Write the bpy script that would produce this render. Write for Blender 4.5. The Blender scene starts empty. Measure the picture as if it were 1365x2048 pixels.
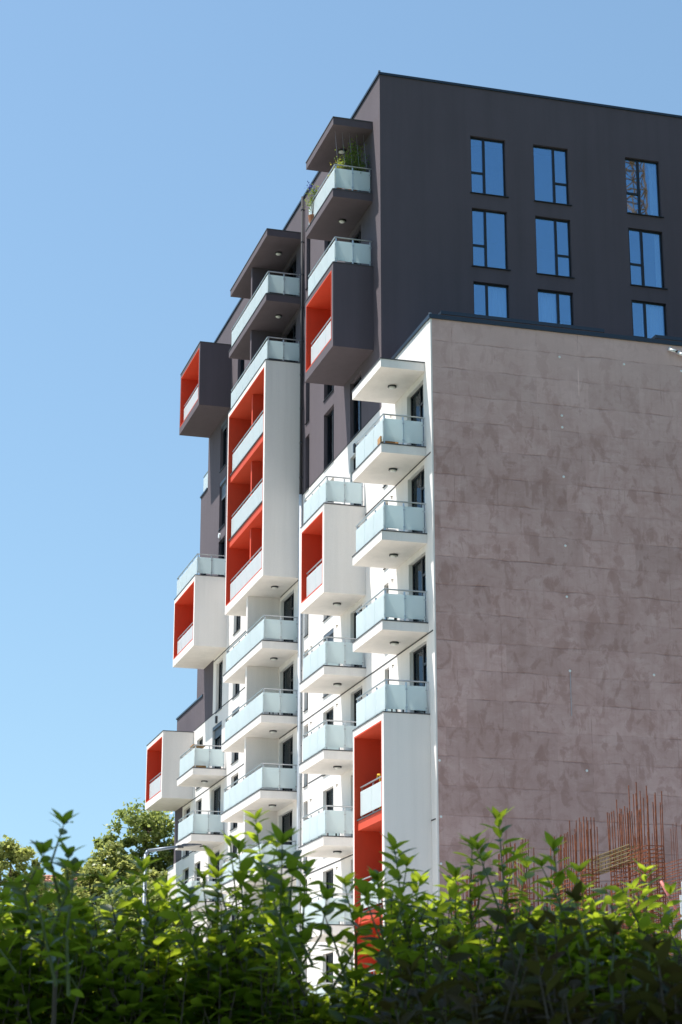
import bpy, math, random
import numpy as np
from mathutils import Vector, Matrix
R = math.radians
random.seed(7); rng = np.random.default_rng(7)
S = bpy.context.scene
COL = S.collection

# ------------------------------------------------------------------ camera, sky, sun, exposure
cd = bpy.data.cameras.new("camera"); cam = bpy.data.objects.new("camera", cd); COL.objects.link(cam)
FPX, PITCH = 3993.87, R(16.926)
cd.sensor_fit = 'VERTICAL'; cd.sensor_height = 36.0; cd.sensor_width = 24.0; cd.lens = FPX / 2048 * 36
cam.location = (0, 0, 1.6); cam.rotation_euler = (R(90) + PITCH, 0, 0)
cd.clip_start = 0.1; cd.clip_end = 9000
cd.dof.use_dof = True; cd.dof.focus_distance = 68; cd.dof.aperture_fstop = 12.5
S.camera = cam
SUN = Vector((-1.0855, .156, 2.43)).normalized()
wld = bpy.data.worlds.new("World"); S.world = wld; wld.use_nodes = True
nt = wld.node_tree; nt.nodes.clear()
sky = nt.nodes.new('ShaderNodeTexSky'); sky.sky_type = 'NISHITA'; sky.sun_disc = False
sky.sun_elevation = math.asin(SUN.z); sky.sun_rotation = math.atan2(SUN.x, SUN.y)
sky.altitude = 80; sky.air_density = 1.25; sky.dust_density = 0.8; sky.ozone_density = 1.6
bg = nt.nodes.new('ShaderNodeBackground'); bg.inputs[1].default_value = 0.111
wo = nt.nodes.new('ShaderNodeOutputWorld')
tcw = nt.nodes.new('ShaderNodeTexCoord'); mpw = nt.nodes.new('ShaderNodeMapping')
mpw.inputs['Scale'].default_value = (1, 1, .80); mpw.inputs['Location'].default_value = (0, 0, .115)   # a softer horizon: the clear dry air of the photo
nt.links.new(tcw.outputs['Generated'], mpw.inputs[0]); nt.links.new(mpw.outputs[0], sky.inputs[0])
hs = nt.nodes.new('ShaderNodeHueSaturation'); hs.inputs['Saturation'].default_value = .98
tn = nt.nodes.new('ShaderNodeMix'); tn.data_type = 'RGBA'; tn.blend_type = 'MULTIPLY'; tn.inputs[0].default_value = 1; tn.inputs[7].default_value = (.87, .99, .975, 1)
nt.links.new(sky.outputs[0], hs.inputs['Color']); nt.links.new(hs.outputs[0], tn.inputs[6]); nt.links.new(tn.outputs[2], bg.inputs[0]); nt.links.new(bg.outputs[0], wo.inputs[0])
sl = bpy.data.lights.new("sun", 'SUN'); sl.energy = 5.0; sl.angle = R(0.53); sl.color = (1.0, .955, .89)
so = bpy.data.objects.new("sun", sl); COL.objects.link(so)
so.rotation_euler = SUN.to_track_quat('Z', 'Y').to_euler(); so.location = (-40, 10, 90)
S.view_settings.view_transform = 'Standard'; S.view_settings.look = 'None'
S.view_settings.exposure = 0.70; S.view_settings.gamma = 1.0; S.view_settings.use_curve_mapping = False
S.cycles.max_bounces = 10; S.cycles.diffuse_bounces = 7; S.cycles.transparent_max_bounces = 12

# ------------------------------------------------------------------ materials
MAT = {}
def new_mat(name):
    m = bpy.data.materials.new(name); m.use_nodes = True; MAT[name] = m
    nt = m.node_tree; b = nt.nodes['Principled BSDF']; return m, nt, b
def noise(nt, scale, detail=4, rough=.55, vec=None, dist=0):
    n = nt.nodes.new('ShaderNodeTexNoise'); n.inputs['Scale'].default_value = scale
    n.inputs['Detail'].default_value = detail; n.inputs['Roughness'].default_value = rough
    n.inputs['Distortion'].default_value = dist
    if vec is not None: nt.links.new(vec, n.inputs['Vector'])
    return n.outputs['Fac']
def ramp(nt, fac, stops):
    r = nt.nodes.new('ShaderNodeValToRGB'); cr = r.color_ramp
    while len(cr.elements) < len(stops): cr.elements.new(.5)
    for e, (p, c) in zip(cr.elements, stops):
        e.position = p; e.color = (*c, 1) if len(c) == 3 else c
    nt.links.new(fac, r.inputs[0]); return r.outputs[0]
def mixc(nt, fac, a, b, mode='MIX'):
    m = nt.nodes.new('ShaderNodeMix'); m.data_type = 'RGBA'; m.blend_type = mode
    for s, v in ((0, fac), (6, a), (7, b)):
        if hasattr(v, 'links'): nt.links.new(v, m.inputs[s])
        else: m.inputs[s].default_value = v if s == 0 else (*v, 1)
    return m.outputs[2]
def mth(nt, op, a, b=0.0):
    m = nt.nodes.new('ShaderNodeMath'); m.operation = op
    for i, v in enumerate((a, b)):
        if hasattr(v, 'links'): nt.links.new(v, m.inputs[i])
        else: m.inputs[i].default_value = v
    return m.outputs[0]
def vscale(nt, vec, sx, sy, sz):
    m = nt.nodes.new('ShaderNodeMapping'); m.inputs['Scale'].default_value = (sx, sy, sz)
    nt.links.new(vec, m.inputs[0]); return m.outputs[0]
def objvec(nt):
    t = nt.nodes.new('ShaderNodeTexCoord'); return t.outputs['Object']
def bump(nt, b, h, strength=.3, dist=.02):
    n = nt.nodes.new('ShaderNodeBump'); n.inputs['Strength'].default_value = strength; n.inputs['Distance'].default_value = dist
    nt.links.new(h, n.inputs['Height']); nt.links.new(n.outputs[0], b.inputs['Normal'])
def plaster(name, col, var=.06, rough=.85, stain=.08):
    m, nt, b = new_mat(name); v = objvec(nt)
    big = noise(nt, .55, 5, .6, v); streak = noise(nt, 1.0, 4, .6, vscale(nt, v, 2.2, 2.2, .12)); fine = noise(nt, 38, 3, .7, v)
    c = mixc(nt, big, tuple(x * (1 - var) for x in col), tuple(min(1, x * (1 + var)) for x in col))
    sf = ramp(nt, streak, [(.42, (0, 0, 0)), (.75, (1, 1, 1))])
    c = mixc(nt, mth(nt, 'MULTIPLY', sf, stain), c, tuple(x * .55 for x in col))
    f2 = mixc(nt, fine, (.88, .88, .88), (1.06, 1.06, 1.06))
    c = mixc(nt, 1.0, c, f2, 'MULTIPLY')
    nt.links.new(c, b.inputs['Base Color']); b.inputs['Roughness'].default_value = rough
    bump(nt, b, mth(nt, 'ADD', fine, mth(nt, 'MULTIPLY', noise(nt, 2.0, 3, .5, v), 1.5)), .35, .012)
    return m
def flat(name, col, rough=.5, metal=0, var=.12, sc=4, spec=None):
    m, nt, b = new_mat(name); v = objvec(nt)
    c = mixc(nt, noise(nt, sc, 4, .6, v), tuple(x * (1 - var) for x in col), tuple(min(1, x * (1 + var)) for x in col))
    nt.links.new(c, b.inputs['Base Color']); b.inputs['Roughness'].default_value = rough; b.inputs['Metallic'].default_value = metal
    if spec is not None: b.inputs['Specular IOR Level'].default_value = spec
    return m
plaster('white_plaster', (.83, .775, .735), .035, .88, .20)
plaster('dark_plaster', (.097, .076, .090), .10, .9, .25)
plaster('red_plaster', (.60, .058, .018), .09, .75, .16)
flat('dark_metal', (.028, .040, .058), .35, .35)
flat('frame_metal', (.012, .013, .017), .4, .2)
flat('steel', (.50, .52, .54), .32, .8)
flat('slab_edge', (.06, .06, .065), .6)
flat('joint_line', (.035, .033, .035), .8)
flat('lamp_glass', (.75, .74, .70), .3)
flat('lamp_rim', (.04, .04, .045), .5)
flat('curtain_cloth', (.78, .80, .82), .9, 0, .1, 8)
flat('curtain_beige', (.72, .69, .60), .9, 0, .1, 8)
flat('shutter_grey', (.10, .12, .15), .5, .2)
flat('white_plastic', (.75, .75, .74), .35)
flat('grey_pipe', (.60, .62, .65), .6)
flat('wood', (.42, .22, .08), .7, 0, .25, 12)
flat('yellow_paint', (.70, .42, .02), .5)
flat('pink_paint', (.55, .16, .14), .5)
flat('tile', (.42, .20, .13), .8, 0, .3, 9)
flat('house_wall', (.55, .50, .42), .9)
flat('bark', (.09, .065, .045), .9, 0, .3, 14)
flat('stem_green', (.10, .12, .03), .6, 0, .3, 20)
flat('lamp_galv', (.20, .23, .27), .5, .35)
flat('lamp_head', (.035, .04, .05), .4, .3)
flat('flower_blue', (.06, .10, .42), .7)
flat('pot', (.30, .12, .06), .8)
flat('tie_wire', (.24, .17, .07), .6, .2, .5, 40)
flat('concrete', (.34, .33, .31), .9, 0, .15, 2)
flat('pipe_dark', (.03, .03, .036), .85)
flat('vent_brown', (.22, .20, .16), .8)
def rust():
    m, nt, b = new_mat('rust'); v = objvec(nt)
    c = ramp(nt, noise(nt, 9, 5, .65, v), [(.3, (.08, .022, .010)), (.55, (.24, .062, .018)), (.75, (.38, .12, .035))])
    nt.links.new(c, b.inputs['Base Color']); b.inputs['Roughness'].default_value = .85
rust()
def ground_mat():
    m, nt, b = new_mat('ground_earth'); v = objvec(nt)
    c = ramp(nt, noise(nt, .12, 7, .65, v), [(.3, (.30, .27, .22)), (.5, (.38, .35, .30)), (.7, (.47, .44, .38))])
    nt.links.new(c, b.inputs['Base Color']); b.inputs['Roughness'].default_value = .95
    bump(nt, b, noise(nt, 5, 5, .6, v), .5, .05)
ground_mat()
def grass_mat():
    m, nt, b = new_mat('grass_ground'); v = objvec(nt)
    c = ramp(nt, noise(nt, .35, 7, .65, v), [(.3, (.045, .065, .022)), (.55, (.075, .095, .035)), (.72, (.16, .14, .10))])
    nt.links.new(c, b.inputs['Base Color']); b.inputs['Roughness'].default_value = .95
grass_mat()
def paving_mat():
    m, nt, b = new_mat('pale_paving'); v = objvec(nt)
    br = nt.nodes.new('ShaderNodeTexBrick'); br.inputs['Scale'].default_value = 1.6; nt.links.new(v, br.inputs['Vector'])
    br.inputs['Color1'].default_value = (.58, .55, .49, 1); br.inputs['Color2'].default_value = (.50, .475, .43, 1); br.inputs['Mortar'].default_value = (.28, .26, .23, 1); br.inputs['Mortar Size'].default_value = .01
    c = mixc(nt, noise(nt, .3, 6, .6, v), br.outputs['Color'], (.62, .59, .53))
    nt.links.new(c, b.inputs['Base Color']); b.inputs['Roughness'].default_value = .8
paving_mat()
# frosted balustrade glass: milky, lets light glow through, a faint sheen
def frosted():
    m, nt, b = new_mat('frosted_glass'); out = nt.nodes['Material Output']
    b.inputs['Base Color'].default_value = (.82, .86, .86, 1); b.inputs['Roughness'].default_value = .28
    b.inputs['Specular IOR Level'].default_value = .5
    v = objvec(nt)
    t = nt.nodes.new('ShaderNodeBsdfTranslucent'); t.inputs[0].default_value = (.87, .94, .93, 1)
    mx = nt.nodes.new('ShaderNodeMixShader'); mx.inputs[0].default_value = .42
    tr = nt.nodes.new('ShaderNodeBsdfTransparent'); tr.inputs[0].default_value = (.75, .92, .95, 1)
    m2 = nt.nodes.new('ShaderNodeMixShader')
    f = mth(nt, 'ADD', mth(nt, 'MULTIPLY', noise(nt, 1.3, 2, .5, v), .08), .09)
    nt.links.new(f, m2.inputs[0])
    nt.links.new(b.outputs[0], mx.inputs[1]); nt.links.new(t.outputs[0], mx.inputs[2])
    nt.links.new(mx.outputs[0], m2.inputs[1]); nt.links.new(tr.outputs[0], m2.inputs[2]); nt.links.new(m2.outputs[0], out.inputs[0])
frosted()
def window_glass(name, refl, tint, trans):
    m, nt, b = new_mat(name); out = nt.nodes['Material Output']; nt.nodes.remove(b); v = objvec(nt)
    g = nt.nodes.new('ShaderNodeBsdfGlossy'); g.inputs['Roughness'].default_value = .015; g.inputs[0].default_value = (*tint, 1)
    t = nt.nodes.new('ShaderNodeBsdfTransparent'); t.inputs[0].default_value = (*trans, 1)
    bn = nt.nodes.new('ShaderNodeBump'); bn.inputs['Strength'].default_value = .05; bn.inputs['Distance'].default_value = .03
    nt.links.new(noise(nt, .9, 2, .5, v), bn.inputs['Height']); nt.links.new(bn.outputs[0], g.inputs['Normal'])
    lw = nt.nodes.new('ShaderNodeLayerWeight'); lw.inputs[0].default_value = .15
    mx = nt.nodes.new('ShaderNodeMixShader'); nt.links.new(mth(nt, 'MAXIMUM', lw.outputs['Fresnel'], refl), mx.inputs[0])
    nt.links.new(t.outputs[0], mx.inputs[1]); nt.links.new(g.outputs[0], mx.inputs[2]); nt.links.new(mx.outputs[0], out.inputs[0])
window_glass('window_glass', .36, (.44, .72, 1.0), (.85, .92, .97))
window_glass('door_glass', .14, (.7, .8, .9), (.88, .92, .9))
# raw party wall: thin cement render trowelled over board insulation, joints about every 0.9 m
def party():
    m, nt, b = new_mat('raw_render'); v = objvec(nt)
    sep = nt.nodes.new('ShaderNodeSeparateXYZ'); nt.links.new(v, sep.inputs[0])
    Y, Z = sep.outputs[1], sep.outputs[2]
    big = noise(nt, .32, 5, .6, v); mid = noise(nt, 1.3, 6, .62, v, .8)
    strk = noise(nt, 1.0, 5, .65, vscale(nt, v, 1, 5.5, .55)); fine = noise(nt, 26, 4, .7, v)
    c = ramp(nt, mid, [(.25, (.215, .170, .160)), (.46, (.255, .212, .207)), (.6, (.275, .236, .232)), (.75, (.300, .265, .262))])
    c = mixc(nt, ramp(nt, big, [(.38, (0, 0, 0)), (.66, (1, 1, 1))]), mixc(nt, .25, c, (.20, .16, .15)), c)
    # trowel strokes, and board by board tint
    tr1 = noise(nt, 1.7, 7, .62, vscale(nt, v, 1, 1.3, .8), .5); tr2 = noise(nt, 2.7, 6, .66, vscale(nt, v, 1, .7, 1.6), .6)
    c = mixc(nt, mth(nt, 'MULTIPLY', ramp(nt, tr1, [(.53, (0, 0, 0)), (.60, (1, 1, 1))]), .46), c, (.155, .108, .097))
    c = mixc(nt, mth(nt, 'MULTIPLY', ramp(nt, tr2, [(.55, (0, 0, 0)), (.61, (1, 1, 1))]), .25), c, (.180, .132, .122))
    c = mixc(nt, mth(nt, 'MULTIPLY', ramp(nt, tr2, [(.34, (1, 1, 1)), (.42, (0, 0, 0))]), .25), c, (.33, .305, .31))
    wv = mth(nt, 'MULTIPLY', mth(nt, 'SUBTRACT', noise(nt, .9, 4, .65, v), .5), .17)
    row = mth(nt, 'FLOOR', mth(nt, 'ADD', mth(nt, 'MULTIPLY', mth(nt, 'ADD', Z, wv), 1 / .90), .5))
    cel = mth(nt, 'FLOOR', mth(nt, 'ADD', mth(nt, 'MULTIPLY', mth(nt, 'ADD', Y, wv), .55), mth(nt, 'MULTIPLY', row, .37)))
    cb = nt.nodes.new('ShaderNodeCombineXYZ'); nt.links.new(row, cb.inputs[0]); nt.links.new(cel, cb.inputs[1])
    wn = nt.nodes.new('ShaderNodeTexWhiteNoise'); wn.noise_dimensions = '2D'; nt.links.new(cb.outputs[0], wn.inputs[0])
    c = mixc(nt, 1.0, c, mixc(nt, wn.outputs[0], (.90, .89, .89), (1.07, 1.07, 1.08)), 'MULTIPLY')
    c = mixc(nt, mth(nt, 'MULTIPLY', ramp(nt, strk, [(.5, (0, 0, 0)), (.72, (1, 1, 1))]), .30), c, (.175, .128, .115))
    # paler towards the top
    topm = ramp(nt, mth(nt, 'MULTIPLY', mth(nt, 'SUBTRACT', Z, 22.0), .23), [(.0, (0, 0, 0)), (1, (1, 1, 1))])
    c = mixc(nt, mth(nt, 'MULTIPLY', topm, .55), c, (.34, .305, .30))
    # joints: wavy horizontal lines and a few vertical ones
    wav = mth(nt, 'MULTIPLY', mth(nt, 'SUBTRACT', noise(nt, .9, 4, .65, v), .5), .17)
    zz = mth(nt, 'FRACT', mth(nt, 'MULTIPLY', mth(nt, 'ADD', Z, wav), 1 / .90))
    ln = ramp(nt, mth(nt, 'ABSOLUTE', mth(nt, 'SUBTRACT', zz, .5)), [(.0, (1, 1, 1)), (.010, (1, 1, 1)), (.034, (0, 0, 0))])
    gate = ramp(nt, noise(nt, .8, 4, .7, vscale(nt, v, 1, 1.0, 3.1)), [(.44, (.10, .10, .10)), (.66, (.9, .9, .9))])
    ln = mth(nt, 'MULTIPLY', ln, gate)
    yy = mth(nt, 'FRACT', mth(nt, 'MULTIPLY', mth(nt, 'ADD', Y, mth(nt, 'MULTIPLY', wav, .25)), 1 / 1.46))
    lv = ramp(nt, mth(nt, 'ABSOLUTE', mth(nt, 'SUBTRACT', yy, .5)), [(.0, (1, 1, 1)), (.004, (1, 1, 1)), (.013, (0, 0, 0))])
    gv = ramp(nt, noise(nt, .8, 4, .7, vscale(nt, v, 1, 2.1, 1.1)), [(.5, (0, 0, 0)), (.64, (.6, .6, .6))])
    lv = mth(nt, 'MULTIPLY', lv, gv)
    la = mth(nt, 'MAXIMUM', ln, lv)
    c = mixc(nt, mth(nt, 'MULTIPLY', la, .62), c, (.10, .065, .055))
    # white lime runs
    run = ramp(nt, noise(nt, 1.0, 3, .5, vscale(nt, v, 1, 14, .18)), [(.62, (0, 0, 0)), (.70, (1, 1, 1))])
    box = mth(nt, 'MULTIPLY', ramp(nt, mth(nt, 'ABSOLUTE', mth(nt, 'ADD', Y, 5.55)), [(.3, (1, 1, 1)), (.75, (0, 0, 0))]),
              ramp(nt, mth(nt, 'ABSOLUTE', mth(nt, 'SUBTRACT', Z, 24.75)), [(.35, (1, 1, 1)), (.6, (0, 0, 0))]))
    c = mixc(nt, mth(nt, 'MULTIPLY', mth(nt, 'MULTIPLY', run, box), .5), c, (.5, .47, .46))
    c = mixc(nt, 1.0, c, mixc(nt, fine, (1.90, 1.47, 1.36), (2.18, 1.72, 1.60)), 'MULTIPLY')
    nt.links.new(c, b.inputs['Base Color']); b.inputs['Roughness'].default_value = .93
    h = mth(nt, 'SUBTRACT', mth(nt, 'ADD', mth(nt, 'MULTIPLY', mid, .8), mth(nt, 'MULTIPLY', fine, .25)), mth(nt, 'MULTIPLY', la, .8))
    bump(nt, b, h, .55, .03)
party()
def leaf_mat(name, c1, c2, tr, mixf=.45, rough=.35, gl=.4):
    m, nt, b = new_mat(name); out = nt.nodes['Material Output']
    oi = nt.nodes.new('ShaderNodeNewGeometry'); v = objvec(nt)
    ri = oi.outputs['Random Per Island']
    f = mth(nt, 'ADD', mth(nt, 'MULTIPLY', ri, .7), mth(nt, 'MULTIPLY', noise(nt, 2.5, 3, .5, v), .3))
    c = mixc(nt, f, c1, c2); nt.links.new(c, b.inputs['Base Color'])
    b.inputs['Roughness'].default_value = rough; b.inputs['Specular IOR Level'].default_value = gl
    t = nt.nodes.new('ShaderNodeBsdfTranslucent'); nt.links.new(mixc(nt, f, tuple(x * .7 for x in tr), tr), t.inputs[0])
    mx = nt.nodes.new('ShaderNodeMixShader'); mx.inputs[0].default_value = mixf
    nt.links.new(b.outputs[0], mx.inputs[1]); nt.links.new(t.outputs[0], mx.inputs[2]); nt.links.new(mx.outputs[0], out.inputs[0])
leaf_mat('hedge_leaf', (.010, .031, .006), (.028, .064, .010), (.64, .80, .05), .45, .30, .5)
leaf_mat('red_leaf', (.075, .026, .012), (.028, .052, .010), (.26, .22, .04), .28, .6, .22)
leaf_mat('tree_leaf', (.12, .16, .045), (.25, .28, .09), (.52, .60, .16), .45, .4, .4)
leaf_mat('tree_leaf_yellow', (.15, .19, .05), (.28, .32, .09), (.60, .62, .18), .45, .4, .4)
leaf_mat('balcony_leaf', (.04, .09, .02), (.10, .14, .03), (.35, .45, .06), .4, .4, .4)
leaf_mat('yellow_leaf', (.25, .24, .03), (.40, .36, .05), (.6, .6, .08), .4, .4, .3)

# ------------------------------------------------------------------ helpers
def mesh(name, verts, faces, mat, smooth=False, mats=None, fm=None):
    me = bpy.data.meshes.new(name); me.from_pydata([tuple(map(float, v)) for v in verts], [], faces)
    for mm in (mats or [mat]): me.materials.append(MAT[mm] if isinstance(mm, str) else mm)
    if fm: me.polygons.foreach_set('material_index', fm)
    if smooth: me.polygons.foreach_set('use_smooth', [True] * len(me.polygons))
    me.update(); return me
def obj(name, me, parent=None, loc=None, rz=0.0, label=None, **kw):
    o = bpy.data.objects.new(name, me); COL.objects.link(o)
    if parent: o.parent = parent
    if loc is not None: o.location = loc
    if rz: o.rotation_euler = (0, 0, rz)
    if label: o['label'] = label
    for k, v in kw.items(): o[k] = v
    return o
def thing(name, label, cat, loc=(0, 0, 0), rz=0.0, group=None, me=None):
    o = obj(name, me, None, loc, rz); o['label'] = label; o['category'] = cat
    if group: o['group'] = group
    return o
BF = [(0, 3, 2, 1), (4, 5, 6, 7), (0, 1, 5, 4), (1, 2, 6, 5), (2, 3, 7, 6), (3, 0, 4, 7)]
class MB:
    def __init__(s): s.v = []; s.f = []; s.m = []
    def box(s, x0, x1, y0, y1, z0, z1, mi=0):
        n = len(s.v)
        s.v += [(x0, y0, z0), (x1, y0, z0), (x1, y1, z0), (x0, y1, z0), (x0, y0, z1), (x1, y0, z1), (x1, y1, z1), (x0, y1, z1)]
        s.f += [tuple(n + i for i in f) for f in BF]; s.m += [mi] * 6; return s
    def quad(s, a, b, c, d, mi=0):
        n = len(s.v); s.v += [a, b, c, d]; s.f.append((n, n + 1, n + 2, n + 3)); s.m.append(mi); return s
    def tube(s, p, q, r0, r1=None, n=6, mi=0, cap=True):
        r1 = r0 if r1 is None else r1
        p, q = Vector(p), Vector(q); d = (q - p).normalized(); a = d.orthogonal().normalized(); b = d.cross(a)
        k = len(s.v)
        for c, r in ((p, r0), (q, r1)):
            for i in range(n):
                t = 2 * math.pi * i / n; s.v.append(tuple(c + a * (r * math.cos(t)) + b * (r * math.sin(t))))
        for i in range(n):
            j = (i + 1) % n; s.f.append((k + i, k + j, k + n + j, k + n + i)); s.m.append(mi)
        if cap:
            s.f.append(tuple(k + i for i in reversed(range(n)))); s.f.append(tuple(k + n + i for i in range(n))); s.m += [mi, mi]
        return s
    def ring(s, u0, u1, z0, z1, a0, a1, b0, b1, y0, y1, mi=0):
        """rectangular frame in the x-z plane (outer u0..z1, inner a0..b1), extruded y0..y1"""
        n = len(s.v)
        for y in (y0, y1):
            s.v += [(u0, y, z0), (u1, y, z0), (u1, y, z1), (u0, y, z1), (a0, y, b0), (a1, y, b0), (a1, y, b1), (a0, y, b1)]
        for i in range(4):
            j = (i + 1) % 4
            s.f += [(n + i, n + 4 + i, n + 4 + j, n + j), (n + 8 + i, n + 8 + j, n + 12 + j, n + 12 + i),
                    (n + i, n + j, n + 8 + j, n + 8 + i), (n + 4 + i, n + 12 + i, n + 12 + j, n + 4 + j)]
            s.m += [mi] * 4
        return s
    def mesh(s, name, mats, smooth=False):
        mats = [mats] if isinstance(mats, str) else mats
        return mesh(name, s.v, s.f, None, smooth, mats, s.m)
CACHE = {}
def cached(key, fn):
    if key not in CACHE: CACHE[key] = fn()
    return CACHE[key]
def at(px, py, Y):
    """point of the world seen at a photo pixel, Y metres in front of the camera"""
    b = (1024 - py) / FPX; fw = math.cos(PITCH) - b * math.sin(PITCH)
    return Vector(((px - 682.5) / FPX / fw * Y, Y, 1.6 + (math.sin(PITCH) + b * math.cos(PITCH)) / fw * Y))

# ------------------------------------------------------------------ ground
gm = MB(); gm.quad((-4000, -4000, 0), (4000, -4000, 0), (4000, 4000, 0), (-4000, 4000, 0))
g = obj('ground', gm.mesh('ground', 'grass_ground')); g['kind'] = 'structure'

# ------------------------------------------------------------------ the apartment building
# local frame: x = along the balcony facade, away from the camera; y = out of that facade (left in the photo); z up
BLD = thing('apartment_building', 'tall charcoal and white apartment block with frosted glass balconies and red lined boxes', 'building', (2.8744, 60.0, 0), R(106.061))
L = lambda k: 13.53 + 2.893 * k
TOPD, TOPW, UD = 38.10, 26.42, 5.30

# windows in the facade: (u0, u1, levels, mirrored, kind)
HOLES = []   # (x0,x1,z0,z1)
WIN = []
def col(u0, u1, ks, style, dz=2.36):
    for k in ks:
        z0 = L(k) + (.09 if k == 4 else .0); z1 = L(k) + dz
        HOLES.append((u0, u1, z0, z1)); WIN.append((u0, u1, z0, z1, style, k))
col(.76, 2.48, range(-4, 4), 'door')
col(4.66, 5.16, range(-4, 4), 'slot')
col(7.75, 9.18, range(-4, 8), 'door')
col(11.36, 12.76, range(-4, 8), 'two')
col(14.88, 15.47, range(-4, 8), 'slot')
col(17.12, 19.20, range(-4, 8), 'door')
col(20.2, 21.9, range(-4, 8), 'door')
col(26.32, 27.70, range(-4, 8), 'two')
col(29.78, 31.10, [2, 4, 5, 6, 7], 'two')
col(29.75, 31.67, [-4, -3, -2, -1, 0, 1], 'door')
col(33.74, 33.79, [], 'two')
col(33.72, 35.04, [-3, -2, -1, 0, 1, 4], 'two')
col(36.32, 37.76, [-3, -2, -1, 0, 1], 'two')
HOLES = [h for h in HOLES if not (h[0] > 33 and h[2] > 26)]
WIN = [w for w in WIN if not (w[0] > 33 and w[2] > 26)]

def grid_wall(name, regions, mats_name, holes, depth=.18, extra_u=(), to=None):
    """facade skin at y=0 over the regions (x0,x1,z0,z1), with true openings and reveals"""
    m = MB()
    for (a, b, c, d) in regions:
        hs = [h for h in holes if h[0] < b and h[1] > a and h[2] < d - .001 and h[3] > c + .001]
        us = sorted({a, b, *[min(max(x, a), b) for h in hs for x in h[:2]]}); zs = sorted({c, d, *[min(max(x, c), d) for h in hs for x in h[2:]]})
        for i in range(len(us) - 1):
            j = 0
            while j < len(zs) - 1:
                um, zm = (us[i] + us[i + 1]) / 2, (zs[j] + zs[j + 1]) / 2
                if not any(h[0] < um < h[1] and h[2] < zm < h[3] for h in hs):
                    m.quad((us[i + 1], 0, zs[j]), (us[i], 0, zs[j]), (us[i], 0, zs[j + 1]), (us[i + 1], 0, zs[j + 1]))
                j += 1
        for h in hs:
            x0, x1, z0, z1 = h; e = -depth
            if not (c <= (z0 + z1) / 2 <= d and a <= (x0 + x1) / 2 <= b): continue
            m.quad((x1, 0, z0), (x1, 0, z1), (x1, e, z1), (x1, e, z0)); m.quad((x0, 0, z0), (x0, e, z0), (x0, e, z1), (x0, 0, z1))
            m.quad((x0, 0, z1), (x0, e, z1), (x1, e, z1), (x1, 0, z1)); m.quad((x0, 0, z0), (x1, 0, z0), (x1, e, z0), (x0, e, z0))
    me = m.mesh(name, mats_name)
    return me
WHITE = [(0, UD, 0, TOPW), (UD, 15.9, 0, 25.2), (15.9, 22.9, 0, 25.2), (22.9, 31.72, 0, 25.2), (31.72, 33.8, 0, 19.38), (33.8, 38.1, 0, 19.38), (38.1, 39.97, 0, 13.55), (39.97, 41.4, 0, 13.45)]
DARK = [(UD, 33.8, 25.2, TOPD), (31.72, 33.8, 19.38, 25.2), (33.8, 35.32, 20.70, 30.9), (33.8, 38.1, 19.38, 20.70), (38.1, 39.97, 13.55, 20.70)]
obj('balcony_facade', grid_wall('white_facade', WHITE, 'white_plaster', HOLES), BLD, label='white rendered lower facade')
obj('balcony_facade', grid_wall('dark_facade', DARK, 'dark_plaster', HOLES), BLD, label='charcoal rendered upper facade')
# near gable of the dark tower (plane x = UD, seen above the white block)
NW = [(-4.83, -3.47), (-7.31, -5.93), (-11.0, -9.61), (-13.6, -12.24)]
nh = []
for (a, b) in NW:
    for k in (5, 6, 7):
        nh.append((a, b, L(k) + .06, L(k) + 2.36))
NB = -18.0
m = MB()
ys = sorted({0, NB, *[h[0] for h in nh], *[h[1] for h in nh]}); zs = sorted({TOPW - .3, TOPD, *[h[2] for h in nh], *[h[3] for h in nh]})
for i in range(len(ys) - 1):
    for j in range(len(zs) - 1):
        a, b = (ys[i] + ys[i + 1]) / 2, (zs[j] + zs[j + 1]) / 2
        if not any(h[0] < a < h[1] and h[2] < b < h[3] for h in nh):
            m.quad((UD, ys[i], zs[j]), (UD, ys[i], zs[j + 1]), (UD, ys[i + 1], zs[j + 1]), (UD, ys[i + 1], zs[j]))
for (a, b, c, d) in nh:
    e = UD + .16
    m.quad((UD, a, c), (e, a, c), (e, a, d), (UD, a, d)); m.quad((UD, b, c), (UD, b, d), (e, b, d), (e, b, c))
    m.quad((UD, a, d), (e, a, d), (e, b, d), (UD, b, d)); m.quad((UD, a, c), (UD, b, c), (e, b, c), (e, a, c))
obj('gable_wall', m.mesh('gable_wall', 'dark_plaster'), BLD, label='charcoal gable wall with blue reflecting windows')
# raw party wall of the white block (plane x = 0)
m = MB(); m.box(-.035, 0, NB, -.06, 0, TOPW - .02)
obj('party_wall', m.mesh('party_wall', 'raw_render'), BLD, label='bare brown rendered party wall, streaked and patched')
m = MB(); m.box(-.03, -.001, -.06, 0, 0, TOPW - .02)
obj('corner_strip', m.mesh('corner_strip', 'white_plaster'), BLD)
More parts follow.
